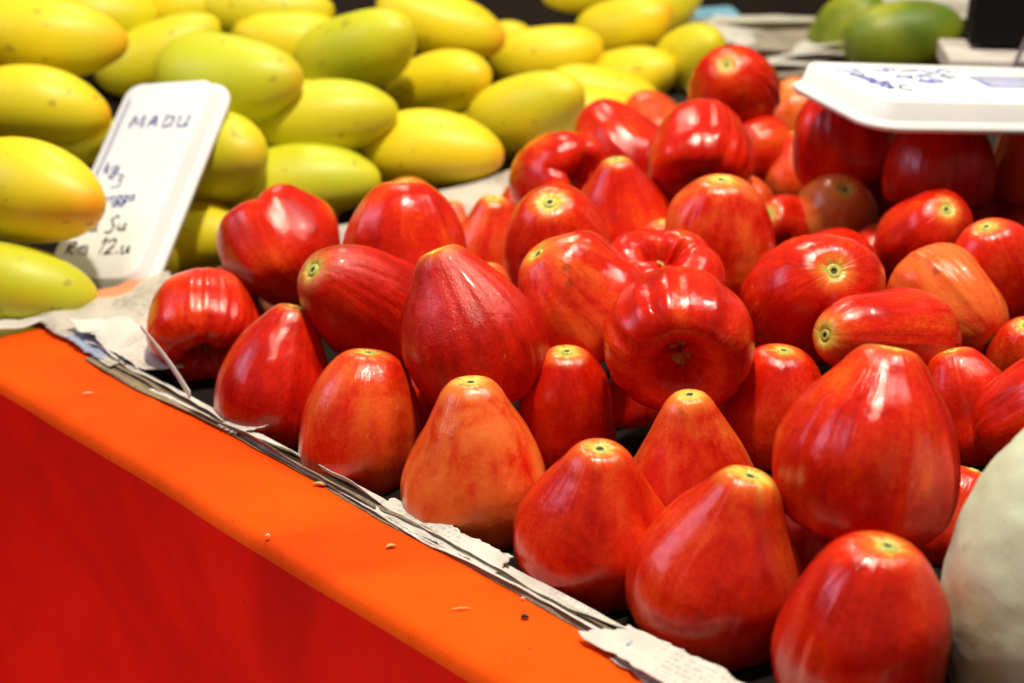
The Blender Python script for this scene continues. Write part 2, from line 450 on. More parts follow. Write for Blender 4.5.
def liner():
    root = empty('newspaper_liner', (0, 0, 0))
    tag(root, 'old newspaper lining the tray under the red fruit, torn edge along the orange ledge', 'newspaper')
    n1 = Noise2(11, 14, 3, 40, 0.9); n2 = Noise2(12, 10, 10, 60, 0.8)
    # flat sheet under the red fruit
    S = np.linspace(-0.028, 1.1, 160); A = np.linspace(-0.002, 0.70, 120)
    P = []; U = []
    for a in A:
        for s in S:
            z = base_z(s, a) + 0.0025 * n1(s, a) + 0.002
            edge = max(0.0, (0.0 - s) / 0.028)
            z += 0.012 * min(1, max(0, (0.06 - s) / 0.06)) * min(1, a / 0.1) - 0.008 * edge ** 2
            z += 0.0165 * math.exp(-((a + 0.002) / 0.010) ** 2)
            ss = s + 0.006 * n2(s * 0.1, a) * edge
            P.append(world(ss, a, z)); U.append((s * 0.9 + 0.3 * a, a - 0.25 * s))
    P = np.array(P).reshape(len(A), len(S), 3); U = np.array(U).reshape(len(A), len(S), 2)
    sheet('lining_sheet', P[:, :15], U[:, :15], M['news'], root)
    sheet('gap_shade_sheet', P[:, 14:], U[:, 14:], M['news_shade'], root)  # paper blackened to paint the shade between the red fruit
    # folded edge: stacked torn ribbons that rise off the ledge
    specs = [  # a_in, a_out, rise, lift0, seed, mat, s0, s1
        (0.001, -0.0060, 0.0050, 0.002, 21, 'news_plain', 0.05, 1.12),
        (-0.002, -0.0095, 0.0036, 0.001, 22, 'news_brown', 0.07, 1.12),
        (-0.004, -0.0125, 0.0024, 0.0006, 23, 'news_plain', 0.16, 1.12),
        (-0.005, -0.0145, 0.0012, 0.0004, 24, 'news_brown', 0.08, 1.12),
    ]
    for a0, a1, rise, lift, sd, mt, s0, s1 in specs:
        e = Noise1(sd, [1.3, 3.1, 7.7, 19, 47, 95], [1, 0.8, 0.4, 0.16, 0.07, 0.03])
        hz = Noise1(sd + 50, [1.1, 2.7, 6.1, 13, 31], [1, 0.9, 0.6, 0.4, 0.2])
        S = np.linspace(s0, s1, 620); K = np.linspace(0, 1, 12)
        P = []; U = []
        for k in K:
            for s in S:
                fade = min(1, (s - s0) / 0.03 + 0.15)
                out = a1 + 0.0016 * e(s)
                a = a0 + (out - a0) * k
                z = lift + (rise * (1 + 0.30 * hz(s)) * fade) * (k ** 1.8) + 0.0005 * e(s * 1.7 + k)
                z -= 0.0018 * max(0, k - 0.75) * 4 * (0.5 + 0.5 * hz(s * 0.7))
                P.append(world(s, a, max(z, lift))); U.append((s, a * 1.0 + k * 0.02))
        sheet('folded_edge', np.array(P).reshape(len(K), len(S), 3), U, M[mt], root, 0.0004)
    # crumpled flaps, each given by four corners (s, a, z)
    def flap(c, sd, amp, mat, nu=44, nv=30, name='torn_flap', curl=0.0):
        n = Noise2(sd, 12, 8, 45, 1.0); e = Noise1(sd, [6, 17, 41], [0.8, 0.5, 0.3])
        c = [np.array(q) for q in c]
        P = []; U = []
        for v in np.linspace(0, 1, nv):
            for u in np.linspace(0, 1, nu):
                q = (c[0] * (1 - u) + c[1] * u) * (1 - v) + (c[3] * (1 - u) + c[2] * u) * v
                edge = 1 - min(1, 6 * min(u, 1 - u, v, 1 - v))
                q = q + np.array([0.0008 * e(v * .6) * edge, 0.0010 * e(u * .6 + 0.3) * edge, 0])
                z = q[2] + amp * abs(n(q[0], q[1])) * 1.4 + curl * (v - 0.5) ** 2
                P.append(world(q[0], q[1], z)); U.append((q[0], q[1]))
        return sheet(name, np.array(P).reshape(nv, nu, 3), U, M[mat], root, 0.0004)
    # far corner of the tray
    flap([(-0.02, -0.008, 0.004), (0.11, -0.012, 0.002), (0.10, 0.05, 0.006), (-0.02, 0.11, 0.012)], 31, 0.0028, 'news', name='crumpled_corner')
    0 and flap([(-0.022, -0.020, 0.002), (0.02, -0.010, 0.003), (0.045, 0.030, 0.018), (-0.03, 0.055, 0.018)], 32, 0.006, 'news_plain', name='crumpled_corner')
    flap([(0.03, -0.002, 0.010), (0.13, -0.004, 0.004), (0.15, 0.020, 0.004), (0.05, 0.035, 0.010)], 33, 0.0022, 'news_plain')
    flap([(-0.024, -0.115, 0.0012), (-0.004, -0.115, 0.0014), (0.004, 0.0, 0.003), (-0.022, 0.0, 0.003)], 34, 0.0018, 'news_plain', name='paper_strip')
    # small flap half way and the big one near the viewer
    flap([(0.243, -0.013, 0.0015), (0.262, -0.012, 0.002), (0.272, 0.006, 0.007), (0.250, 0.004, 0.006)], 35, 0.0012, 'news_plain')
    flap([(0.575, -0.022, 0.003), (0.72, -0.034, 0.008), (0.73, -0.004, 0.011), (0.590, -0.003, 0.006)], 36, 0.0022, 'news_plain')
    flap([(0.60, -0.024, 0.001), (0.71, -0.036, 0.003), (0.71, -0.004, 0.006), (0.60, -0.010, 0.004)], 37, 0.002, 'news')
    flap([(0.40, -0.012, 0.0012), (0.50, -0.010, 0.0015), (0.50, 0.003, 0.006), (0.40, 0.003, 0.005)], 38, 0.0012, 'news_plain')
    # thin curl standing up beside the first fruit
    S = np.linspace(0, 1, 30); P = []; U = []
    for k in (0, 0.5, 1):
        for u in S:
            P.append(world(0.125 + 0.075 * u, 0.004 - 0.010 * u + 0.004 * math.sin(3 * u), 0.026 * (1 - u) ** 1.5 + 0.004 + (0.003 + 0.004 * u) * k)); U.append((u * 0.1, k * 0.01))
    sheet('torn_curl', np.array(P).reshape(3, 30, 3), U, M['news_plain'], root, 0.0004)
    return root
liner()

def mango_liner():
    root = empty('newspaper_sheet', (0, 0, 0))
    tag(root, 'newspaper spread under the heap of yellow mangoes', 'newspaper')
    n1 = Noise2(15, 14, 3, 40, 0.9)
    S = np.linspace(-0.9, -0.02, 90); A = np.linspace(-0.38, 1.1, 110)
    P = []; U = []
    for a in A:
        for s in S:
            P.append(world(s, a, mango_z(s, a) - 0.098 + 0.002 * n1(s, a))); U.append((s, a))
    sheet('lining_sheet', np.array(P).reshape(len(A), len(S), 3), U, M['news_shade'], root)  # dark colour paints the shade in the gaps between mangoes
mango_liner()

# ------------------------------------------------------------------ water apples
def catmull(P, n):
    P = np.array(P, float); out = []
    Q = np.vstack([2 * P[0] - P[1], P, 2 * P[-1] - P[-2]])
    seg = len(P) - 1
    for x in np.linspace(0, seg - 1e-6, n):
        i = int(x); t = x - i
        p0, p1, p2, p3 = Q[i], Q[i + 1], Q[i + 2], Q[i + 3]
        out.append(0.5 * ((2 * p1) + (-p0 + p2) * t + (2 * p0 - 5 * p1 + 4 * p2 - p3) * t * t + (-p0 + 3 * p1 - 3 * p2 + p3) * t ** 3))
    return np.array(out)

SHAPES = {  # (radius, height) from stem to the calyx hollow; radius 1 = half width, height 0..1 of length
    'bell': [(0, .965), (.07, .975), (.15, .992), (.27, .985), (.39, .935), (.49, .865), (.63, .77), (.79, .65), (.92, .52), (.985, .42), (1.0, .33), (.985, .235), (.91, .125), (.77, .04), (.58, -.01), (.42, .02), (.27, .13), (.12, .19), (0, .20)],
    'cone': [(0, .97), (.06, .975), (.12, .992), (.24, .98), (.34, .93), (.43, .86), (.57, .75), (.73, .63), (.88, .49), (.97, .39), (1.0, .30), (.985, .215), (.91, .11), (.77, .035), (.58, -.01), (.42, .02), (.27, .13), (.12, .19), (0, .20)],
    'round': [(0, .95), (.08, .965), (.18, .99), (.33, .98), (.52, .92), (.70, .82), (.85, .68), (.95, .52), (1.0, .35), (.99, .18), (.88, .04), (.66, -.01), (.42, .03), (.27, .13), (.12, .19), (0, .20)],
    'long': [(0, .97), (.09, .975), (.2, .992), (.36, .98), (.52, .93), (.68, .84), (.83, .71), (.94, .56), (.985, .42), (1.0, .33), (.985, .235), (.91, .125), (.77, .04), (.58, -.01), (.42, .02), (.27, .13), (.12, .19), (0, .20)],
    'squat': [(0, .93), (.1, .95), (.22, .98), (.40, .985), (.60, .94), (.78, .84), (.91, .68), (.99, .50), (1.0, .33), (.95, .17), (.82, .05), (.62, -.01), (.42, .02), (.28, .14), (.13, .26), (0, .28)],
}
NU, NV = 112, 80
def apple_mesh(seed, width, length, shape='bell', rib=1.0, lobe=1.0, bend=0.0, lump=1.0, open_=1.0):
    r = np.random.RandomState(seed)
    pr = catmull(SHAPES[shape], NV)
    seg = np.r_[0, np.cumsum(np.hypot(*(np.diff(pr * [0.5, length / width], axis=0).T)))]
    # arc measured in half-widths, capped: 0 at stem .. 1 at calyx
    v = seg / seg[-1]
    th = np.linspace(0, 2 * math.pi, NU, endpoint=False)
    R = np.outer(pr[:, 0], np.ones(NU)); Z = np.outer(pr[:, 1], np.ones(NU))
    VV = np.outer(v, np.ones(NU)); TH = np.outer(np.ones(NV), th)
    body = np.clip((VV - 0.04) / 0.25, 0, 1); body = body * body * (3 - 2 * body)
    low = np.clip((VV - 0.46) / 0.3, 0, 1); low = low * low * (3 - 2 * low)
    cav = np.clip((VV - 0.76) / 0.16, 0, 1); cav = cav * cav * (3 - 2 * cav)
    p = r.rand(12) * 6.283
    warp = TH + 0.22 * np.sin(TH * 2 + p[0]) + 0.12 * np.sin(TH * 3 + p[1])
    l4 = np.cos(4 * warp + p[2]); l2 = np.cos(2 * TH + p[3]); l3 = np.cos(3 * TH + p[4])
    # rounded lobes with creases between
    crease = -(np.abs(np.sin(2 * warp + p[2] / 2)) ** 0.5 * -1 + 0.75)
    R = R * (1 + low * lobe * (0.048 * crease + 0.015 * l3) + 0.035 * l2 * body * lump)
    for kf, am in ((9, .010), (14, .009), (21, .006), (31, .004)):
        ph = r.rand() * 6.283
        am2 = am * rib * (0.6 + 0.8 * r.rand())
        amod = 0.5 + 0.5 * np.sin(TH * (1 + r.randint(3)) + r.rand() * 6.283)
        R = R * (1 + am2 * body * amod * np.cos(kf * warp + ph + 0.4 * np.sin(3 * VV)))
    # cavity: four folds press inwards
    R = R * (1 - cav * open_ * 0.30 * (0.5 + 0.5 * l4) * (1 - 0.3 * cav))
    Z = Z + cav * (0.05 * l4 * lobe + 0.03 * np.cos(2 * warp + p[5])) * (R > 0.01)
    Z = Z - (low * (1 - cav) * 0.035 * lobe * crease * (VV > 0.62) if lobe > 1.1 else 0)
    dent = r.uniform(0, 6.283); R = R * (1 - 0.05 * lump * np.exp(-((TH - dent) / 0.5) ** 2 - ((VV - 0.42) / 0.12) ** 2))
    hw = width / 2
    X = R * np.cos(TH) * hw; Y = R * np.sin(TH) * hw; ZZ = (Z - 0.47) * length
    # low-frequency lumps
    s = 1 / width
    for i in range(4):
        q = r.randn(3) * 2.2; ph = r.rand() * 6.283
        f = np.sin(q[0] * X * s * 2 + q[1] * Y * s * 2 + q[2] * ZZ * s * 2 + ph)
        X = X * (1 + 0.018 * lump * f * body); Y = Y * (1 + 0.018 * lump * f * body)
        ZZ = ZZ + 0.010 * lump * f * width * body
    bz = (ZZ / length + 0.5)
    X = X + bend * width * (bz ** 2 - 0.3)
    V = np.stack([X, Y, ZZ], -1)
    pts = V.reshape(-1, 3)
    dirv = np.stack([np.cos(TH), np.sin(TH), VV * 1.1], -1).reshape(-1, 3)
    top = V[0].mean(0); topz = V[6, :, :].mean(0)
    cup = V[int(NV * 0.90)].mean(0)
    bot = V[-1].mean(0)
    return pts, grid_faces(NU, NV, True), VV.ravel(), dirv, top, topz, cup, bot

def disc(rings, n=20):
    """rings: list of (radius, z, material) from the outside in"""
    V = []; f = []; mi = []
    for r, z, m in rings:
        for i in range(n):
            a = 6.283 * i / n; V.append((r * math.cos(a), r * math.sin(a), z))
    for j in range(len(rings) - 1):
        for i in range(n):
            f.append((j * n + i, j * n + (i + 1) % n, (j + 1) * n + (i + 1) % n, (j + 1) * n + i)); mi.append(rings[j][2])
    V.append((0, 0, rings[-1][1])); c = len(V) - 1
    for i in range(n): f.append(((len(rings) - 1) * n + i, (len(rings) - 1) * n + (i + 1) % n, c)); mi.append(rings[-1][2])
    return V, f, mi

def orient(axis, roll):
    z = Vector(cvec(axis)); x = Vector((0, 0, 1)).cross(z)
    if x.length < 0.05: x = Vector((1, 0, 0))
    x.normalize(); y = z.cross(x)
    m = Matrix((x, y, z)).transposed()
    return (m @ Matrix.Rotation(roll, 3, 'Z')).to_4x4()

# px, py, width px, length/width, stem axis (right, up, to viewer), size cm, shape, options, label
A_ = [
 (205,326,112,.88,(-.1,.75,-.65),7.5,'squat',dict(rib=2,lobe=1.6,roll=.6),'lying red water apple with a dark open base, leftmost of the heap'),
 (286,252,110,.98,(.50,-.78,.25),7.9,'round',dict(rib=1.2,lobe=1.6,lump=1.3,roll=.75),'heart-shaped red water apple on top of the leftmost fruit, beside the white price card'),
 (279,378,118,1.20,(.24,.95,.12),7.35,'bell',dict(rib=1,roll=2,deep=.8),'dark red water apple leaning right by the thin paper curl on the ledge edge'),
 (364,303,112,1.25,(-.62,.42,.62),7.0,'long',dict(rib=.7,roll=1,deep=.9,rough=.24,tip=.3),'dark red water apple lying with its green stem end pointing up left, left of centre'),
 (404,242,118,.98,(-.03,.95,.15),8.0,'long',dict(rib=1.5,roll=.3),'upright red water apple in front of the lowest yellow mangoes, at the heap left crest'),
 (468,328,134,1.20,(-.36,.90,.16),7.8,'bell',dict(rib=1.6,roll=1.7,deep=1.0,rough=.23),'deep red water apple with speckled glossy ribs, leaning left in the centre of the heap'),
 (362,424,122,1.16,(.10,.96,.20),7.25,'long',dict(rib=1.2,roll=.9,pale=.25),'orange-red water apple in the front row, second from the left'),
 (475,464,144,1.17,(-.04,.95,.30),8.0,'bell',dict(rib=.8,roll=1.3,pale=.75,tip=.3),'pale orange upright water apple in the front row, third from the left'),
 (490,246,84,1.15,(.08,.92,.36),6.2,'bell',dict(roll=.3,pale=.3,tip=.5),'slim red water apple with green stem end, behind the deep red speckled one'),
 (452,222,40,1.0,(.2,.9,.1),4.4,'bell',dict(roll=.3,pale=.7,tip=1),'small orange-tipped water apple just right of the left crest fruit'),
 (559,176,92,.95,(-.60,.15,-.78),7.0,'squat',dict(rib=1,lobe=2.2,roll=1.0,calyx=1),'red water apple showing its green calyx, at the heap edge below the mangoes'),
 (556,243,110,1.05,(-.12,.62,.78),7.2,'long',dict(rib=.6,roll=.5,tip=.5),'glossy red water apple with round yellow stem end facing the viewer, upper centre'),
 (621,208,98,1.0,(-.12,.92,.38),7.0,'cone',dict(rib=.8,roll=.2,tip=.4),'cone-shaped red water apple pointing up, in the upper centre of the heap'),
 (622,152,88,1.25,(-.55,.78,-.25),7.2,'long',dict(rib=2.2,roll=.9),'ribbed red water apple leaning left behind the cone-shaped one'),
 (700,152,104,1.0,(.1,.80,-.6),8.0,'round',dict(rib=2.2,lobe=1.4,roll=.1),'broad ribbed red water apple below the topmost fruit of the heap'),
 (762,152,80,1.0,(.70,.1,-.5),7.0,'round',dict(rib=.8,roll=1.4),'smooth red water apple lying right of the broad ribbed one'),
 (733,86,87,1.0,(-.25,.35,.90),7.2,'round',dict(rib=1.3,lobe=1,roll=1,tip=.2),'topmost red water apple with its stem scar facing the viewer, against grey newspapers'),
 (797,112,66,1.0,(.1,.8,.2),6.6,'round',dict(rib=.4,roll=1,pale=1.3),'pale orange water apple right of the topmost one'),
 (793,168,52,1.35,(.10,.98,.1),5.0,'cone',dict(roll=1,tip=.8,pale=.2),'small pointed water apple with a yellow tip near the white foam tray'),
 (843,137,98,1.0,(-.15,.85,.2),7.4,'round',dict(rib=2.0,roll=.7,deep=.5),'ribbed red water apple under the left corner of the white foam tray'),
 (940,160,108,.95,(.05,.9,.1),7.8,'round',dict(rib=2.6,roll=.3,deep=1),'broad dark ribbed water apple shaded under the middle of the white foam tray'),
 (1040,158,92,1.05,(.0,.9,.2),7.0,'round',dict(rib=1.6,roll=.3,pale=.3),'pinkish red water apple at the right edge, just below the white foam tray'),
 (836,214,88,.95,(.05,.50,.86),7.2,'round',dict(rib=.4,roll=.3,pale=1.5,tip=.4),'pale yellow-pink water apple with green stem end, below the foam tray corner'),
 (789,228,66,1.15,(-.62,.30,.72),5.8,'long',dict(roll=.3,tip=.5),'small red water apple with a yellow stem end facing left, beside the tall upright one'),
 (719,240,108,1.14,(-.02,.90,.42),7.3,'long',dict(rib=.9,roll=1.3,pale=.35,tip=.5),'tall upright pink-red water apple with green top, upper centre right'),
 (661,290,118,.85,(-.02,-.80,-.60),7.4,'squat',dict(rib=1,lobe=2.4,roll=.8,calyx=1),'water apple lying upside down with folded lobes round its calyx, behind the central ribbed one'),
 (577,296,122,1.0,(-.60,.62,.35),7.4,'round',dict(rib=1.1,lobe=1.3,lump=2.4,roll=2.2,pale=.3),'lumpy angular red water apple with a crease on its shoulder, centre of the heap'),
 (566,413,98,1.35,(.0,.90,.44),5.9,'long',dict(rib=.5,roll=.3,tip=.5),'shaded upright water apple with bright yellow-green top, behind the front row centre'),
 (678,336,144,.86,(.02,.48,-.85),8.2,'squat',dict(rib=1.5,lobe=1.0,lump=.7,roll=.5,calyx=1),'large ribbed red water apple tipped forward showing its creased base, centre of the heap'),
 (817,291,136,.86,(.12,.30,.94),8.2,'round',dict(rib=1.4,lobe=.8,roll=.6,tip=.1),'round red water apple with its stem scar facing the viewer, right of centre'),
 (689,466,132,1.15,(-.03,.92,.40),7.4,'cone',dict(rib=.8,roll=.9,pale=.45,tip=.3),'orange-red cone-shaped water apple in the second row below the large ribbed one'),
 (594,522,154,1.06,(.05,.90,.44),8.0,'bell',dict(rib=.8,roll=.4,pale=.1),'glossy red front-row water apple with a dark stem hole, fourth from left'),
 (722,565,166,1.18,(.24,.92,.34),8.15,'bell',dict(rib=.5,roll=.2,pale=.1,tip=.5),'tall smooth water apple with greenish tip leaning right, beside the big paper flap'),
 (866,632,170,1.12,(.14,.92,.38),7.4,'long',dict(rib=.7,roll=.8,deep=.2),'red water apple cut by the bottom of the photo, beside the pale green fruit'),
 (872,445,186,1.02,(.16,.97,.12),8.9,'bell',dict(rib=1.3,roll=1.9,lump=1.2),'biggest red water apple, bell-shaped and ribbed, on top at the right'),
 (775,409,106,1.15,(.08,.92,.38),6.2,'long',dict(rib=.4,roll=.9,tip=.2),'shaded orange-tipped water apple just left of the biggest one'),
 (884,337,102,1.50,(-.84,.02,.54),6.0,'long',dict(rib=1.5,roll=.9,tip=.6,rough=.16),'long red water apple lying on its side, stem scar facing left, above the biggest one'),
 (950,305,104,1.12,(.52,-.58,.58),6.6,'long',dict(rib=1.8,roll=1.5,pale=.55),'orange ribbed water apple lying with its stem end pointing down right'),
 (928,232,92,1.0,(.18,.42,.89),6.5,'round',dict(rib=1.2,roll=.5,tip=.3,deep=.3),'red water apple with yellow stem end, in the dark gap below the foam tray'),
 (996,274,98,1.1,(-.30,.80,.50),6.4,'long',dict(rib=.4,roll=.5,tip=.1),'smooth upright orange-red water apple near the right edge'),
 (1034,222,60,1.2,(.1,.9,.2),6.4,'long',dict(roll=.9,pale=.4),'pink water apple cut by the right edge of the photo'),
 (1026,360,78,1.1,(-.15,.80,.60),4.9,'long',dict(roll=.9,tip=.5),'small red water apple with dark stem hole at the right edge'),
 (966,408,96,1.2,(-.25,.93,.1),5.4,'long',dict(rib=1.3,roll=.9,rough=.16),'red water apple squeezed behind the biggest one'),
 (1028,416,104,1.0,(-.6,-.4,-.5),5.8,'round',dict(rib=1.6,lobe=1.4,roll=.9,rough=.16),'wrinkled glossy red water apple at the right edge above the pale green fruit'),
 (750,352,66,1.2,(-.1,.92,.3),5.6,'long',dict(roll=.9,tip=1),'small shaded water apple with green tip, right of the large tipped-forward one'),
 (750,208,54,1.1,(-.2,.92,.3),5.0,'long',dict(roll=.9,tip=.3,pale=.3),'tiny orange water apple showing only its tip behind the tall upright one'),
 (490,296,56,1.1,(-.1,.92,.3),4.8,'long',dict(roll=.9,tip=.5,pale=.5),'small orange water apple peeping between the deep red and the lumpy one'),
 (957,520,92,1.1,(.3,.92,.1),6.4,'long',dict(roll=.9,pale=.1),'orange-red water apple wedged between the biggest one and the pale green fruit'),
 (652,122,62,1.0,(-.3,.8,-.3),6.6,'round',dict(rib=1.6,roll=.9,pale=.3),'pinkish red water apple on the crest left of the topmost one'),
 (672,200,64,1.1,(.0,.8,.3),6.4,'long',dict(roll=.9),'shaded red water apple between the cone-shaped and the tall upright one'),
 (870,186,76,1.1,(.1,.8,.3),6.4,'round',dict(roll=.9,deep=1),'deep red water apple in the shade below the tray, left of the dark ribbed one'),
 (985,200,76,1.1,(.1,.8,.3),6.4,'round',dict(roll=.9,deep=1),'deep red water apple in the shade at the right below the tray'),
 (523,208,50,1.1,(.0,.9,.3),5.4,'round',dict(roll=.9,pale=.2),'pinkish water apple peeping out left of the one showing its calyx'),
 (640,395,70,1.1,(.0,.9,.3),5.8,'long',dict(roll=.9,deep=1),'dark shaded water apple under the large ribbed one'),
 (430,405,70,1.1,(.0,.9,.3),5.8,'long',dict(roll=.9,deep=1),'dark shaded water apple under the speckled deep red one'),
 (812,550,88,1.1,(.0,.9,.3),4.4,'long',dict(roll=.9,deep=1),'small shaded water apple wedged under the left side of the biggest one'),
 (230,300,60,1.1,(.0,.9,.3),5.8,'long',dict(roll=.9,deep=1),'dark shaded water apple under the heart-shaped one'),
 (880,265,70,1.1,(.0,.9,.3),6.2,'long',dict(roll=.9,deep=1),'dark shaded water apple behind the long lying one'),
]
# relax depths along the sight lines so the fruits touch instead of interpenetrating
n = len(A_)
D = np.array([ray(a[0], a[1]) for a in A_])
wpx = np.array([a[2] for a in A_], float)
t0 = np.array([F * a[5] / 100 / a[2] for a in A_])
el = np.array([(1 + a[3]) / 2 for a in A_])
t = t0.copy()
for it in range(400):
    P = CAMP + D * t[:, None]
    r = wpx * t / F / 2 * el
    g = (t0 - t) * 0.02
    for i in range(n):
        d = P - P[i]; dist = np.linalg.norm(d, axis=1)
        mn = 0.88 * (r + r[i])
        for j in np.where((dist < mn) & (np.arange(n) > i))[0]:
            ov = (mn[j] - dist[j]) * 0.30
            sg = 1 if t[j] > t[i] else -1
            g[j] += sg * ov * 0.5; g[i] -= sg * ov * 0.5
        s, a = sa(P[i])
        low = base_z(s, a) + 0.86 * r[i] - P[i][2]
        if low > 0: g[i] -= low * 0.6 / 0.35
        side = wpx[i] * t[i] / F / 2 * 0.97 + 0.001 - a
        if side > 0 and P[i][2] < 0.05: g[i] += side * 0.9
    t = t + np.clip(g, -0.01, 0.01)
# bottom layer: fruit that shows only through the gaps, set on the paper under the others
FILL = []
Pc = CAMP + D * t[:, None]; Rc = wpx * t / F / 2
frs = np.random.RandomState(5)
for row, a_ in enumerate(np.arange(0.045, 0.62, 0.058)):
    for s_ in np.arange(0.06 + 0.03 * (row % 2), 0.80, 0.064):
        r_ = 0.030
        c_ = world(s_, a_, base_z(s_, a_) + r_ * 0.95)
        q = (c_ - CAMP); dep = -(q @ BACK)
        if not (-20 < W / 2 + F * (q @ RIGHT) / dep < 1044 and 60 < H / 2 - F * (q @ UP) / dep < 700): continue
        gap = np.linalg.norm(Pc - c_, axis=1) - 0.86 * (Rc + r_)
        if True:
            u_ = W / 2 + F * (q @ RIGHT) / dep; v_ = H / 2 - F * (q @ UP) / dep
            cover = any(np.hypot(u_ - a[0], v_ - a[1]) < a[2] * 0.22 and t[k_] < dep for k_, a in enumerate(A_))
        if cover and gap.min() > 0 and all(np.linalg.norm(c_ - f_) > 0.054 for f_ in FILL): FILL.append(c_)
print('fillers', len(FILL))
NF = len(A_); BASE = list(A_); USED = set()
A_ = A_ + [None] * len(FILL)
for i, a in enumerate(A_):
    if a is None:
        c_ = FILL[i - NF]; dep = -((c_ - CAMP) @ BACK)
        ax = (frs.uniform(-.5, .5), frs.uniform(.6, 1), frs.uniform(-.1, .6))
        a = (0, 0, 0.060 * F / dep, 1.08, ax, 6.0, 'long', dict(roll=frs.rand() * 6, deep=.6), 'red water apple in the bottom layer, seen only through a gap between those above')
        near = sorted(range(NF), key=lambda k_: np.linalg.norm(Pc[k_] - c_))
        near = [k_ for k_ in near if k_ not in USED][0]; USED.add(near)
        a = a[:8] + ('dim water apple low down beneath the ' + ' '.join(BASE[near][8].split(',')[0].replace('water apple', 'one').split()[:9]),)
        D = np.vstack([D, (c_ - CAMP) / dep]); t = np.r_[t, dep]
    px, py, w, k, axis, size, shape, opt, label = a
    ti = t[i]
    width = w * ti / F * (1.05 if axis[1] > .8 else 1.02)
    opt = dict(opt); roll = opt.pop('roll', 0); deep = opt.pop('deep', 0.0); pale = opt.pop('pale', 0.0); tip = opt.pop('tip', 0.0)
    rough = opt.pop('rough', 0.15); calyx = opt.pop('calyx', 0)
    pts, faces, vv, dirv, top, ring, cup, bot = apple_mesh(100 + i, width, w * ti / F * k, shape, **opt)
    o = mesh_obj('water_apple', pts, faces, M['skin'], attrs={'vv': vv, 'dirv': dirv})
    o.matrix_world = Matrix.Translation(Vector(CAMP + D[i] * ti)) @ orient(axis, roll)
    tag(o, label, 'water apple', 'red water apples heaped on newspaper')
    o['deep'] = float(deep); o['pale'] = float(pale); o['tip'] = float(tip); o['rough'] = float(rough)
    if axis[2] > -0.2 or axis[1] > 0.85:
        q = width
        V, f, mi = disc([(q * .066, -.0010, 0), (q * .056, .0006, 0), (q * .040, .0009, 0), (q * .024, .0008, 1), (q * .016, .0000, 1)])
        so = mesh_obj('stem_scar', V, f, None, o, mats=[M['scar'], M['dark']], midx=mi)
        so.location = top + np.array([0, 0, 0.0010])
    if axis[2] < 0.1:
        V = []; f = []
        for kx in range(4):
            a0 = kx * math.pi / 2 + 0.3; c = len(V)
            for u in np.linspace(0, 1, 6):
                ww = 0.10 * width * (1 - u ** 2) * (0.6 + u * 0.6)
                for sgn in (-1, 0, 1):
                    rr = width * (0.02 + 0.13 * u)
                    V.append((rr * math.cos(a0) - sgn * ww * math.sin(a0), rr * math.sin(a0) + sgn * ww * math.cos(a0), -0.06 * width * u + 0.01 * width * (sgn == 0)))
            f += grid_faces(3, 6, off=c)
        co = mesh_obj('calyx', V, f, M['lobe'], o)
        solidify(co, 0.0008)
        co.location = bot - np.array([0, 0, 0.0015])

# ------------------------------------------------------------------ mangoes
def mango_mesh(seed, L, Wd, curve=0.09, ratio=0.95):
    r = np.random.RandomState(seed)
    nu, nv = 56, 60
    V = []; vv = []
    for j in range(nv):
        u = j / (nv - 1); x = -math.cos(u * math.pi)             # -1 stem .. 1 tip
        rad = max(0, 1 - abs(x) ** 2.4) ** 0.48
        rad *= (1.0 - 0.07 * max(0, x) ** 1.5 - 0.05 * x + 0.02 * math.sin(3 * x + seed))
        cen = curve * (x * x - 0.4) * Wd
        beak = 0.05 * L * max(0, x - 0.85) / 0.15
        for i in range(nu):
            a = 6.283 * i / nu
            ca, sna = math.cos(a), math.sin(a)
            bl = 1 + 0.02 * math.sin(2 * a + seed) + 0.015 * math.sin(3 * a + 2 * x + seed)
            V.append((rad * ca * Wd / 2 * bl + cen, rad * sna * Wd / 2 * ratio * bl, x * L / 2 + beak * 0.3)); vv.append(u)
    return np.array(V), grid_faces(nu, nv, True), vv

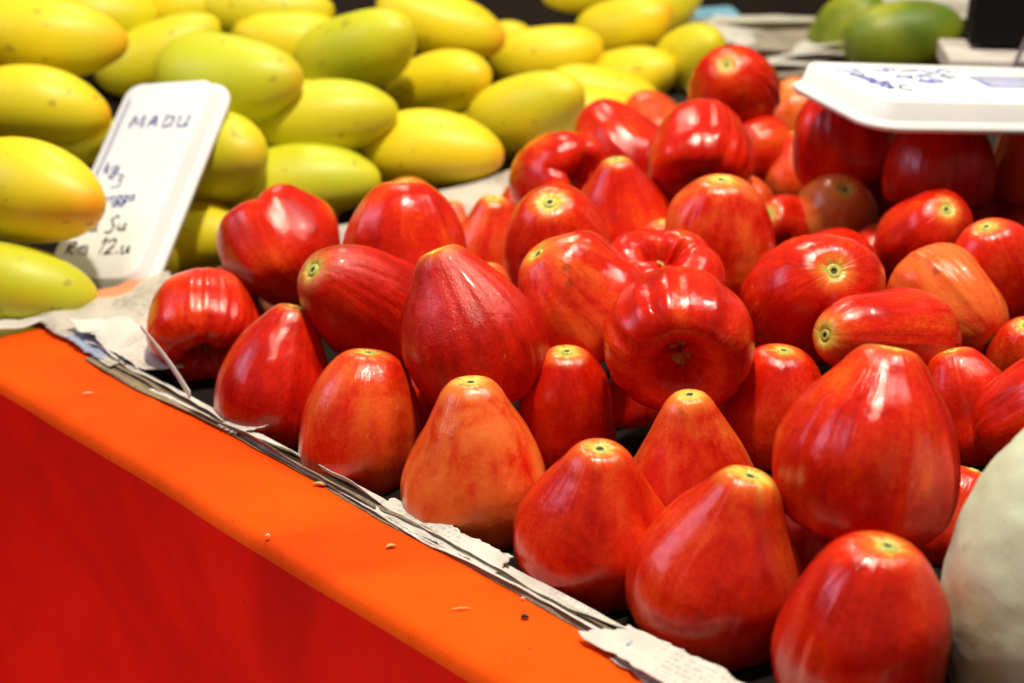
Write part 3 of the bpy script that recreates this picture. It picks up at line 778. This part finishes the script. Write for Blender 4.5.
# px, py, length px, width px, angle of the tip in the picture (deg), towards viewer?, greenness, ripe tip, label
M_ = [
 (40,36,168,76,-6,1,.15,.7,'big golden mango in the top left corner, its tip pointing right'),
 (122,6,112,52,-8,1,.1,.4,'yellow mango at the top edge between the left corner one and the greenish one'),
 (158,54,132,62,24,1,.45,.1,'greenish yellow mango behind the top of the white price card, tip up right'),
 (228,78,140,84,-10,1,.75,.4,'large pale green-yellow mango directly behind the top of the price card'),
 (265,10,134,62,-6,1,.45,.2,'shadowy green-gold mango cut by the top edge'),
 (357,50,114,76,8,1,.7,.1,'plump greenish mango in the second row from the top'),
 (440,24,130,64,-18,1,.1,1,'golden orange-tipped mango near the top edge, centre'),
 (325,117,134,72,4,1,.5,.1,'yellow-green mango above the lowest middle one'),
 (440,86,98,66,8,1,.15,.3,'short yellow mango with small brown marks'),
 (431,151,130,74,-3,1,.12,.6,'bright yellow mango with orange tip in the lowest row, just above the red fruit'),
 (300,186,156,74,8,1,.6,.1,'long yellow-green mango in the lowest row behind the heart-shaped red fruit'),
 (204,164,128,90,12,1,.5,.3,'round-looking yellow mango right of the price card, upper one'),
 (188,246,118,78,12,1,.2,.2,'yellow mango right of the foot of the price card'),
 (33,109,140,76,-4,1,.35,.9,'yellow mango with orange tip at the left edge, middle of three stacked'),
 (28,193,152,98,-10,1,.2,1,'large golden mango at the left edge overlapping the price card'),
 (18,286,142,78,-10,1,.75,.3,'green-yellow mango at the left edge above the orange ledge'),
 (90,146,70,60,20,-1,.4,.1,'mango mostly hidden behind the left side of the price card'),
 (545,56,102,58,6,1,.1,.4,'clean yellow mango in the third column from the right'),
 (623,27,86,56,8,1,.1,.6,'yellow mango with golden tip under the cream tray corner'),
 (625,79,88,58,4,1,.15,.1,'yellow mango above the pinkish red crest fruit'),
 (691,58,66,60,10,1,.35,0,'roundish yellow-green mango at the right end of the mango heap'),
 (527,113,108,72,14,1,.35,.1,'yellow-green mango above the newspaper ridge'),
 (575,124,116,62,14,1,.1,.1,'yellow mango touching the red fruit on the newspaper ridge'),
 (490,52,80,50,20,1,.2,.1,'yellow mango half hidden behind the clean yellow one'),
 (574,13,80,46,20,1,.1,.1,'small yellow mango at the top edge, right of centre'),
 (507,4,86,42,-10,1,.3,.1,'green-yellow mango cut by the top edge, centre'),
 (345,2,90,40,-12,1,.1,.1,'bright yellow mango just peeping at the top edge'),
 (190,4,70,42,0,1,.1,.1,'yellow mango sliver at the top edge left of the shadowy one'),
 (405,-6,90,44,0,1,.1,.1,'yellow mango at the top edge above the orange-tipped one'),
 (592,-8,96,52,8,1,.15,.1,'yellow mango peeping at the top edge between two golden ones'),
 (468,-4,80,46,8,1,.2,.1,'yellow mango at the top edge right of the orange-tipped one'),
 (640,-8,80,44,0,1,.1,.1,'yellow mango behind the top edge at the right of the heap'),
 (130,232,90,70,10,-1,.3,.1,'mango hidden behind the lower half of the price card'),
]
def solve_t(px, py, f, lo=1.0, hi=3.2):
    for _ in range(50):
        m = (lo + hi) / 2; P = at(px, py, m); s, a = sa(P)
        if P[2] - f(s, a) > 0: lo = m
        else: hi = m
    return lo
mi_ = []
for m in M_:
    mi_.append(solve_t(m[0], m[1], mango_z))
mt = np.array(mi_)
mt = 0.6 * mt + 0.4 * np.array([F * 0.063 / m[3] for m in M_])
mt[7] -= 0.04; mt[5] += 0.03; mt[3] += 0.03
mt0 = mt.copy()
DM = np.array([ray(m[0], m[1]) for m in M_])
AP = CAMP + D[:NF] * t[:NF, None]; AR = wpx * t[:NF] / F / 2
for it in range(300):
    P = CAMP + DM * mt[:, None]; g = (mt0 - mt) * 0.02
    R_ = np.array([m[3] for m in M_]) * mt / F / 2 * 1.12
    for i in range(len(M_)):
        d = np.linalg.norm(P - P[i], axis=1)
        for j in np.where((d < 0.95 * (R_ + R_[i])) & (np.arange(len(M_)) > i))[0]:
            ov = (0.95 * (R_[i] + R_[j]) - d[j]) * 0.3; sg = 1 if mt[j] > mt[i] else -1
            g[j] += sg * ov * 0.5; g[i] -= sg * ov * 0.5
        da = np.linalg.norm(AP - P[i], axis=1) - 0.95 * (R_[i] + AR)
        if da.min() < 0: g[i] += -da.min() * 0.5
    mt = mt + np.clip(g, -0.01, 0.01)
    for q_ in (3, 11, 12, 16, 32): mt[q_] = max(mt[q_], 1.49)
    mt[15] = min(mt[15], 1.30)
def place_mango(px, py, L, Wd, ang, near, green, ripe, label, ti, seed, mat, name='mango', cat='mango', group='yellow mangoes heaped behind the price card', k=1.8):
    vis = min(L / Wd, k * 0.999)
    c2 = (vis ** 2 - 1) / (k ** 2 - 1); c2 = min(max(c2, 0.05), 1)
    c = math.sqrt(c2); sn = math.sqrt(1 - c2) * near
    a = math.radians(ang)
    axis = (c * math.cos(a), c * math.sin(a), sn)
    L *= 1.02; Wd *= 1.11
    wd = Wd * ti / F; ln = (max(L / Wd, k)) * wd
    V, f, vv = mango_mesh(seed, ln, wd)
    o = mesh_obj(name, V, f, mat, attrs={'vv': vv})
    o.matrix_world = Matrix.Translation(Vector(at(px, py, ti))) @ orient(axis, 0.4 * seed)
    o['green'] = float(green); o['ripe'] = float(ripe)
    tag(o, label, cat, group)
    V, f, mi = disc([(wd * .045, -.0010, 0), (wd * .040, .0005, 0), (wd * .018, .0003, 1)], 14)
    so = mesh_obj('stem_scar', V, f, None, o, mats=[M['straw'], M['dark']], midx=mi)
    so.matrix_local = Matrix.Translation((0.06 * wd, 0, -ln / 2 - 0.0002)) @ Matrix.Rotation(math.pi, 4, 'X')
    return o
for i, m in enumerate(M_):
    place_mango(*m, ti=mt[i], seed=i, mat=M['mango'])
mrs = np.random.RandomState(8); PM = CAMP + DM * mt[:, None]; nf = 0; MU = set()
for a_ in np.arange(-0.10, 0.95, 0.075):
    for s_ in np.arange(-0.62, -0.045, 0.10):
        s2 = s_ + mrs.uniform(-.015, .015); c_ = world(s2, a_, mango_z(s2, a_) - 0.048)
        q = c_ - CAMP; dep = -(q @ BACK); u_ = W / 2 + F * (q @ RIGHT) / dep; v_ = H / 2 - F * (q @ UP) / dep
        if not (0 < u_ < 720 and 0 < v_ < 320): continue
        if min(np.hypot((u_ - m[0]) / m[2], (v_ - m[1]) / m[3]) for m in M_) > 99 or min(np.hypot((u_ - m[0]) / m[2], (v_ - m[1]) / m[3]) for m in M_) < 0.34: continue
        if np.linalg.norm(AP - c_, axis=1).min() < 0.055: continue
        nearm = [k_ for k_ in sorted(range(len(M_)), key=lambda k_: np.linalg.norm(PM[k_] - c_)) if k_ not in MU][0]; MU.add(nearm)
        mlabel = 'dim mango low down beneath the ' + ' '.join(M_[nearm][8].split(',')[0].split()[:10])
        place_mango(u_, v_, 110, 0.058 * F / dep, mrs.uniform(-25, 25), mrs.choice([-1, 1]), mrs.uniform(.1, .7), .2, mlabel, dep, 200 + nf, M['mango'])
        nf += 1
print('mango fillers', nf)
GM = 'green mangoes behind the foam tray'
place_mango(850, 38, 80, 76, 60, 1, 1, 0, 'dark green mango behind the white foam tray, left of the paler one', 1.86, 51, M['gmango'], group=GM, k=1.5)
place_mango(902, 38, 116, 70, 8, 1, 1, 0, 'yellowish green mango behind the white foam tray, right one of two', 1.78, 52, M['gmango'], group=GM, k=1.5)

# ------------------------------------------------------------------ pale green fruit, lower right
def pale_fruit():
    ti = 0.80; R = 158 * ti / F
    c = at(1104, 600, ti)
    nu, nv = 120, 90; V = []
    n = Noise2(61, 16, 2, 14, 0.6)
    for j in range(nv):
        ph = math.pi * j / (nv - 1)
        for i in range(nu):
            a = 6.283 * i / nu
            d = 1 + 0.005 * n(math.cos(a) * math.sin(ph), math.cos(ph)) * math.sin(ph) + 0.004 * n(math.sin(a) * math.sin(ph), math.cos(ph) + 3) * math.sin(ph)
            V.append((R * d * math.sin(ph) * math.cos(a), R * d * math.sin(ph) * math.sin(a), R * 1.32 * d * math.cos(ph)))
    o = mesh_obj('pale_melon', V, grid_faces(nu, nv, True), M['rind'])
    o.matrix_world = Matrix.Translation(Vector(c)) @ orient((0.12, 0.95, 0.2), 0)
    tag(o, 'large pale green fruit with a rough dimpled skin, at the lower right edge', 'melon')
    Vd, f, mi = disc([(R * .09, -.002, 0), (R * .08, .001, 0), (R * .04, .0005, 1)])
    so = mesh_obj('stem_scar', Vd, f, None, o, mats=[M['straw'], M['dark']], midx=mi); so.location = (0, 0, R * 1.32)
pale_fruit()

# ------------------------------------------------------------------ foam trays and writing
def rrect(w, h, r, n=6):
    P = []
    for cx, cy, a0 in ((w / 2 - r, h / 2 - r, 0), (-w / 2 + r, h / 2 - r, 90), (-w / 2 + r, -h / 2 + r, 180), (w / 2 - r, -h / 2 + r, 270)):
        for k in range(n + 1):
            a = math.radians(a0 + 90 * k / n); P.append((cx + r * math.cos(a), cy + r * math.sin(a)))
    return P
def foam_tray(w, h, depth, rim, parent):
    """flat base at z=0 facing +z, walls flaring down to the rim at z=-depth"""
    L = [(w, h, .012, 0.0, 0.6), (w, h, .012, 0, 1), (w + .003, h + .003, .013, -.0012, 1),
         (w + rim * 1.0, h + rim * 1.0, .018, -depth * .62, 1), (w + rim * 1.15, h + rim * 1.15, .019, -depth * .66, 1), (w + rim * 1.5, h + rim * 1.5, .022, -depth * .72, 1),
         (w + rim * 2.0, h + rim * 2.0, .024, -depth * .80, 1), (w + rim * 2.1, h + rim * 2.1, .025, -depth * .88, 1), (w + rim * 2.06, h + rim * 2.06, .025, -depth, 1),
         (w + rim * 1.85, h + rim * 1.85, .023, -depth * .99, 1), (w + rim * 1.1, h + rim * 1.1, .018, -depth * .83, 1), (w - .004, h - .004, .012, -.0035, 1)]
    V = []; n = None
    for ww, hh, r, z, sc in L:
        P = rrect(ww, hh, r)
        n = len(P)
        V += [(x * sc, y * sc, z) for x, y in P]
    f = grid_faces(n, len(L), True)
    V.append((0, 0, 0)); f += [((i + 1) % n, i, len(V) - 1) for i in range(n)]
    V.append((0, 0, -.0035)); b = (len(L) - 1) * n; f += [(b + i, b + (i + 1) % n, len(V) - 1) for i in range(n)]
    o = mesh_obj('tray_shell', V, f, M['foam'], parent)
    return o

GL = {  # handwriting strokes on a unit cell (x to the right, y up)
 'M': [[(0, 0), (.08, .95), (.12, 1), (.35, .45), (.45, .4), (.72, 1), (.78, .9), (.85, 0)]],
 'A': [[(0, 0), (.3, .95), (.38, .95), (.66, 0)], [(.12, .38), (.58, .42)]],
 'D': [[(.08, 0), (.1, 1)], [(0, .98), (.45, .9), (.66, .55), (.5, .12), (.05, 0)]],
 'U': [[(0, 1), (.04, .3), (.2, .02), (.45, .05), (.6, .4), (.64, 1)], [(.6, .5), (.66, .1), (.75, 0)]],
 'k': [[(0, 1.25), (.05, 0)], [(.48, .7), (.06, .35), (.5, 0)]],
 'g': [[(.5, .62), (.25, .75), (.05, .5), (.12, .15), (.38, .12), (.5, .4), (.52, .65), (.5, -.2), (.35, -.6), (.1, -.55), (.02, -.35), (.6, .02)]],
 'a': [[(.5, .62), (.25, .7), (.05, .4), (.15, .05), (.38, .1), (.5, .6), (.52, .15), (.66, .05)]],
 'n': [[(0, .6), (.06, 0)], [(.05, .4), (.25, .66), (.42, .55), (.46, 0), (.58, .1)]],
 'S': [[(.6, 1.1), (.35, 1.25), (.12, 1.0), (.2, .7), (.45, .4), (.42, 0), (.15, -.2), (-.05, -.1)]],
 'u': [[(0, .6), (.04, .15), (.2, 0), (.4, .15), (.46, .6), (.5, .1), (.64, .02)]],
 'R': [[(.05, 0), (.1, 1)], [(0, .95), (.45, .95), (.5, .65), (.12, .5), (.6, 0)]],
 'm': [[(0, .6), (.05, 0)], [(.05, .45), (.2, .65), (.32, .5), (.34, 0)], [(.34, .45), (.5, .65), (.62, .5), (.66, 0), (.75, .05)]],
 '1': [[(0, .9), (.25, 1.2), (.16, 0)]],
 '2': [[(0, .9), (.25, 1.15), (.5, .95), (.42, .5), (.02, 0), (.3, .06), (.62, .02)]],
 '.': [[(0, .02), (.05, .06), (.08, 0)]],
 '3': [[(0, 1), (.4, 1.05), (.5, .8), (.2, .6), (.5, .4), (.5, .05), (.1, -.15), (-.2, -.1)]],
 'c': [[(.5, .75), (.25, .9), (.03, .5), (.15, .08), (.5, .12)]],
 'B': [[(.05, 0), (.1, 1), (.45, .95), (.45, .6), (.1, .52), (.55, .4), (.5, .05), (.05, 0)]],
 'J': [[(.1, 1), (.7, 1)], [(.42, 1), (.4, .2), (.2, 0), (.02, .2)]],
 'b': [[(.02, 1.2), (.05, 0), (.35, .02), (.48, .35), (.3, .6), (.05, .5)]],
 'o': [[(.25, .62), (.05, .4), (.12, .05), (.38, .05), (.48, .4), (.25, .62)]],
 '5': [[(.5, 1), (.1, 1), (.08, .6), (.4, .6), (.5, .3), (.35, .02), (0, .08)]],
 '0': [[(.25, 1), (.03, .5), (.22, 0), (.48, .5), (.25, 1)]],
 'l': [[(0, 1.2), (.02, 0), (.1, .02)]],
}
def write(text, x, y, h, parent, mat, lw=0.0009, rot=0, gap=.25, sx=1.0, name='handwriting', adv=None):
    V = []; f = []
    cr, sr = math.cos(rot), math.sin(rot); cx = 0
    def stroke(P):
        P = catmull(P, max(8, len(P) * 5)) if len(P) > 2 else np.array([np.array(P[0]) * (1 - u) + np.array(P[1]) * u for u in np.linspace(0, 1, 5)])
        c = len(V); m = len(P)
        for i, p in enumerate(P):
            d = P[min(i + 1, m - 1)] - P[max(i - 1, 0)]; d = d / (np.linalg.norm(d) + 1e-9)
            w = lw / 2 * (0.75 + 0.35 * math.sin(i * 0.7 + c)) * (0.6 if i in (0, m - 1) else 1)
            for sg in (-1, 1):
                q = p + np.array([-d[1], d[0]]) * sg * w
                V.append((x + q[0] * cr - q[1] * sr, y + q[0] * sr + q[1] * cr, 0.0004))
        for i in range(m - 1): f.append((c + 2 * i, c + 2 * i + 2, c + 2 * i + 3, c + 2 * i + 1))
    for ch in text:
        if ch == ' ': cx += .5 * h * sx; continue
        g = GL[ch]; mx = max(p[0] for st in g for p in st)
        for st in g: stroke([(cx + p[0] * h * sx, p[1] * h) for p in st])
        cx += (mx + gap) * h * sx
    o = mesh_obj(name, V, f, mat, parent, smooth=False)
    solidify(o, 0.0002, 1)
    return o
def lines(polys, parent, mat, lw=0.0009, name='pen_line'):
    V = []; f = []
    for P in polys:
        P = np.array(P, float); c = len(V); m = len(P)
        for i, p in enumerate(P):
            d = P[min(i + 1, m - 1)] - P[max(i - 1, 0)]; d = d / (np.linalg.norm(d) + 1e-9)
            for sg in (-1, 1):
                q = p + np.array([-d[1], d[0]]) * sg * lw / 2; V.append((q[0], q[1], 0.0004))
        for i in range(m - 1): f.append((c + 2 * i, c + 2 * i + 2, c + 2 * i + 3, c + 2 * i + 1))
    o = mesh_obj(name, V, f, mat, parent, smooth=False); solidify(o, 0.0002, 1); return o

def frame_from(xv, yv, loc):
    x = Vector(cvec(xv)); y = Vector(cvec(yv)); z = x.cross(y).normalized(); x = y.cross(z).normalized()
    m = Matrix((x, y, z)).transposed().to_4x4(); m.translation = Vector(loc); return m

def price_card():
    root = empty('price_card')
    tag(root, 'white foam tray stood up as a hand-written price card, leaning on the mangoes', 'price card')
    ti = 1.40
    w, h = 0.077, 0.203
    xv = (0.92, -0.02, 0.36); yv = (0.20, 0.80, -0.57)
    root.matrix_world = frame_from(xv, yv, at(131, 176, ti))
    foam_tray(w, h, 0.018, 0.011, root)
    write('MADU', -0.021, 0.052, 0.0125, root, M['ink_blue'], 0.0018, rot=-0.03, gap=.38, sx=1.05)
    write('kg', -0.026, 0.004, 0.0095, root, M['ink_blue'], 0.0017, gap=.2)
    write('3', -0.012, -0.010, 0.011, root, M['ink_blue'], 0.0012)
    write('Mangga', -0.026, -0.027, 0.0085, root, M['ink_blue'], 0.0015, gap=.12, rot=0.02)
    write('Su Su', -0.026, -0.056, 0.0115, root, M['ink_dark'], 0.0019, gap=.22)
    write('Rm 12.u', -0.029, -0.079, 0.0125, root, M['ink_dark'], 0.0019, gap=.22)
    lines([[(-0.0315, 0.084), (-0.032, 0.06), (-0.0315, 0.03), (-0.032, 0.002)]], root, M['ink_blue'], 0.0010)
price_card()

def top_tray():
    root = empty('foam_tray')
    tag(root, 'upturned white foam tray with blue pen writing, lying on the red water apples', 'foam tray')
    w, h = 0.200, 0.105
    xv = (0.905, 0.055, -0.42); yv = (0.405, 0.30, -0.877)
    # x to the right and away, y to the left and away
    x = np.array([0.93, 0.03, -0.37]); y = np.array([-0.36, 0.38, -0.85])
    root.matrix_world = frame_from(x, y, at(962, 83, 1.29))
    foam_tray(w, h, 0.020, 0.010, root)
    write('Jambu', -0.088, 0.030, 0.016, root, M['ink_pale'], 0.0020, rot=-1.35, gap=.12, sx=.9)
    write('1c', -0.076, -0.022, 0.017, root, M['ink_blue'], 0.0016, rot=-0.3, gap=.3)
    write('5 0', -0.054, 0.034, 0.016, root, M['ink_pale'], 0.0020, rot=-1.3)
    write('l kg', -0.032, 0.030, 0.015, root, M['ink_pale'], 0.0020, rot=-1.35)
    write('Su', -0.010, 0.034, 0.016, root, M['ink_pale'], 0.0020, rot=-1.3)
    P = []
    for k in range(26): P.append((0.020 + 0.045 * (k / 25), 0.018 * (1 if k % 2 else -1) * 0.6 + 0.004))
    lines([P, [(0.018, -0.010), (0.068, -0.008), (0.068, 0.018), (0.018, 0.016), (0.018, -0.010)]], root, M['ink_pale'], 0.0013, 'pen_scribble')
top_tray()

# ------------------------------------------------------------------ things at the back
def box(name, c, size, mat, parent, rot=None, bev=0.002):
    x, y, z = [v / 2 for v in size]
    V = [(sx * x, sy * y, sz * z) for sz in (-1, 1) for sy in (-1, 1) for sx in (-1, 1)]
    f = [(0, 2, 3, 1), (4, 5, 7, 6), (0, 1, 5, 4), (2, 6, 7, 3), (0, 4, 6, 2), (1, 3, 7, 5)]
    o = mesh_obj(name, V, f, mat, parent, smooth=False)
    m = o.modifiers.new('bevel', 'BEVEL'); m.width = bev; m.segments = 3
    o.location = c
    if rot: o.rotation_euler = rot
    return o

def cream_tray():
    p = at(868, 38, 1.93)
    root = empty('plastic_tray', tuple(p), 0.08)
    tag(root, 'cream plastic tray with a pale blue label at the top edge, beyond the mangoes', 'tray')
    V = []; L = [(.20, .10, 0.0), (.215, .115, .004), (.232, .13, .018), (.240, .138, .020), (.238, .136, .023), (.222, .12, .021), (.205, .105, .006), (.10, .05, .005)]
    n = None
    for w, h, z in L:
        P = rrect(w * 2, h * 2, .03 if w > .15 else .01); n = len(P); V += [(x, y + 0.13, z) for x, y in P]
    f = grid_faces(n, len(L), True) + [tuple(range(n - 1, -1, -1)), tuple((len(L) - 1) * n + i for i in range(n))]
    mesh_obj('tray_shell', V, f, M['cream'], root)
    box('blue_label', (-0.155, 0.075, 0.014), (0.05, 0.05, 0.012), M['blue'], root)
    box('wrapped_pack', (0.10, 0.10, 0.02), (0.16, 0.12, 0.03), M['white'], root, (0, 0, .2), .008)
cream_tray()

def paper_pile():
    root = empty('newspaper_pile', (0, 0, 0))
    tag(root, 'rumpled pile of grey newspapers behind the topmost red water apple', 'newspapers')
    rs = np.random.RandomState(4)
    for k in range(9):
        n = Noise2(70 + k, 10, 3, 22, 0.9)
        P = []; U = []
        base = at(782, 96 - k * 6.5, 1.76 + 0.008 * k)
        rot = rs.uniform(-.25, .25)
        for v in np.linspace(0, 1, 26):
            for u in np.linspace(0, 1, 50):
                x = (u - .5) * (0.17 + .02 * rs.rand() * 0) ; y = v * 0.16
                zz = 0.003 * n(x + k, y) + 0.005 * math.cos(u * 7 + 2.3 * k) * (1 - v)
                xx = x * math.cos(rot) - y * math.sin(rot); yy = x * math.sin(rot) + y * math.cos(rot)
                P.append(base + np.array([xx, yy + 0.004 * n(x * 2, 5), zz])); U.append((x, y + k))
        sheet('newspaper', np.array(P).reshape(26, 50, 3), U, M['news_plain' if k % 2 == 0 else 'news_old'], root, 0.0012)
paper_pile()

def black_case():
    p = at(998, 66, 1.60)
    root = empty('black_scale', tuple(p), -0.12)
    tag(root, 'black box with a thin metal rod on a white base, top right corner', 'weighing scale')
    box('base', (0.03, 0.03, 0.0), (0.15, 0.10, 0.018), M['white'], root)
    box('case', (0.045, 0.05, 0.10), (0.125, 0.05, 0.18), M['black'], root, (0, 0.06, 0))
    V = []; f = []
    for j, (x, z) in enumerate([(0.006, -0.005), (0.035, 0.075)]):
        for i in range(10):
            a = 6.283 * i / 10; V.append((x + 0.0022 * math.cos(a), -0.026 + 0.0022 * math.sin(a), z))
    mesh_obj('rod', V, grid_faces(10, 2, True), M['steel'], root)
black_case()

# dark shelf that carries the things at the back
def back_shelf():
    root = empty('back_shelf', (1.02, 2.42, 0.0))
    tag(root, 'dark shelf behind the fruit heaps under the green mangoes and papers', 'shelf')
    box('shelf_board', (0, 0, 0.030), (1.8, 1.5, 0.03), M['board'], root)
    box('front_board', (0, -0.74, -0.25), (1.8, 0.02, 0.58), M['board'], root)
back_shelf()

# ------------------------------------------------------------------ crumbs on the cloth
def crumb(name, px, py, L, Wd, ang, mat, label, cat, group=None):
    d = ray(px, py); ti = CAM_H / -d[2]
    p = CAMP + d * ti
    V = []
    for j in range(7):
        u = j / 6; r = math.sin(max(.08, min(u, .98)) * math.pi) ** .6
        for i in range(8):
            a = 6.283 * i / 8; V.append(((u - .5) * L, r * Wd / 2 * math.cos(a) + 0.15 * Wd * math.sin(u * 5), Wd * .35 * r * (1 + math.sin(a))))
    f = grid_faces(8, 7, True) + [tuple(range(7, -1, -1)), tuple(range(48, 56))]
    o = mesh_obj(name, V, f, mat); o.location = tuple(p + np.array([0, 0, 0.0012])); o.rotation_euler = (0, 0, math.radians(ang))
    tag(o, label, cat, group)
crumb('seed', 525, 620, .0042, .003, 10, M['seed'], 'dark seed on the orange cloth near the bottom paper flap', 'seed')
crumb('straw', 462, 611, .0100, .0012, 8, M['straw'], 'thin tan splinter lying on the orange cloth left of the dark seed', 'crumb')
crumb('straw', 391, 549, .0060, .0026, 30, M['straw'], 'tan flake on the orange cloth under the second paper fold', 'crumb')
crumb('straw', 88, 395, .0070, .0010, 20, M['white'], 'short white thread on the orange cloth near the far corner', 'crumb')
crumb('straw', 320, 487, .0080, .0030, -10, M['straw'], 'small dried scrap against the paper edge, below the front row', 'crumb')
crumb('straw', 268, 538, .0026, .0018, 0, M['white'], 'pale speck at the front edge of the orange cloth', 'crumb')
crumb('straw', 523, 601, .0022, .0016, 0, M['white'], 'pale speck on the orange cloth just above the dark seed', 'crumb')
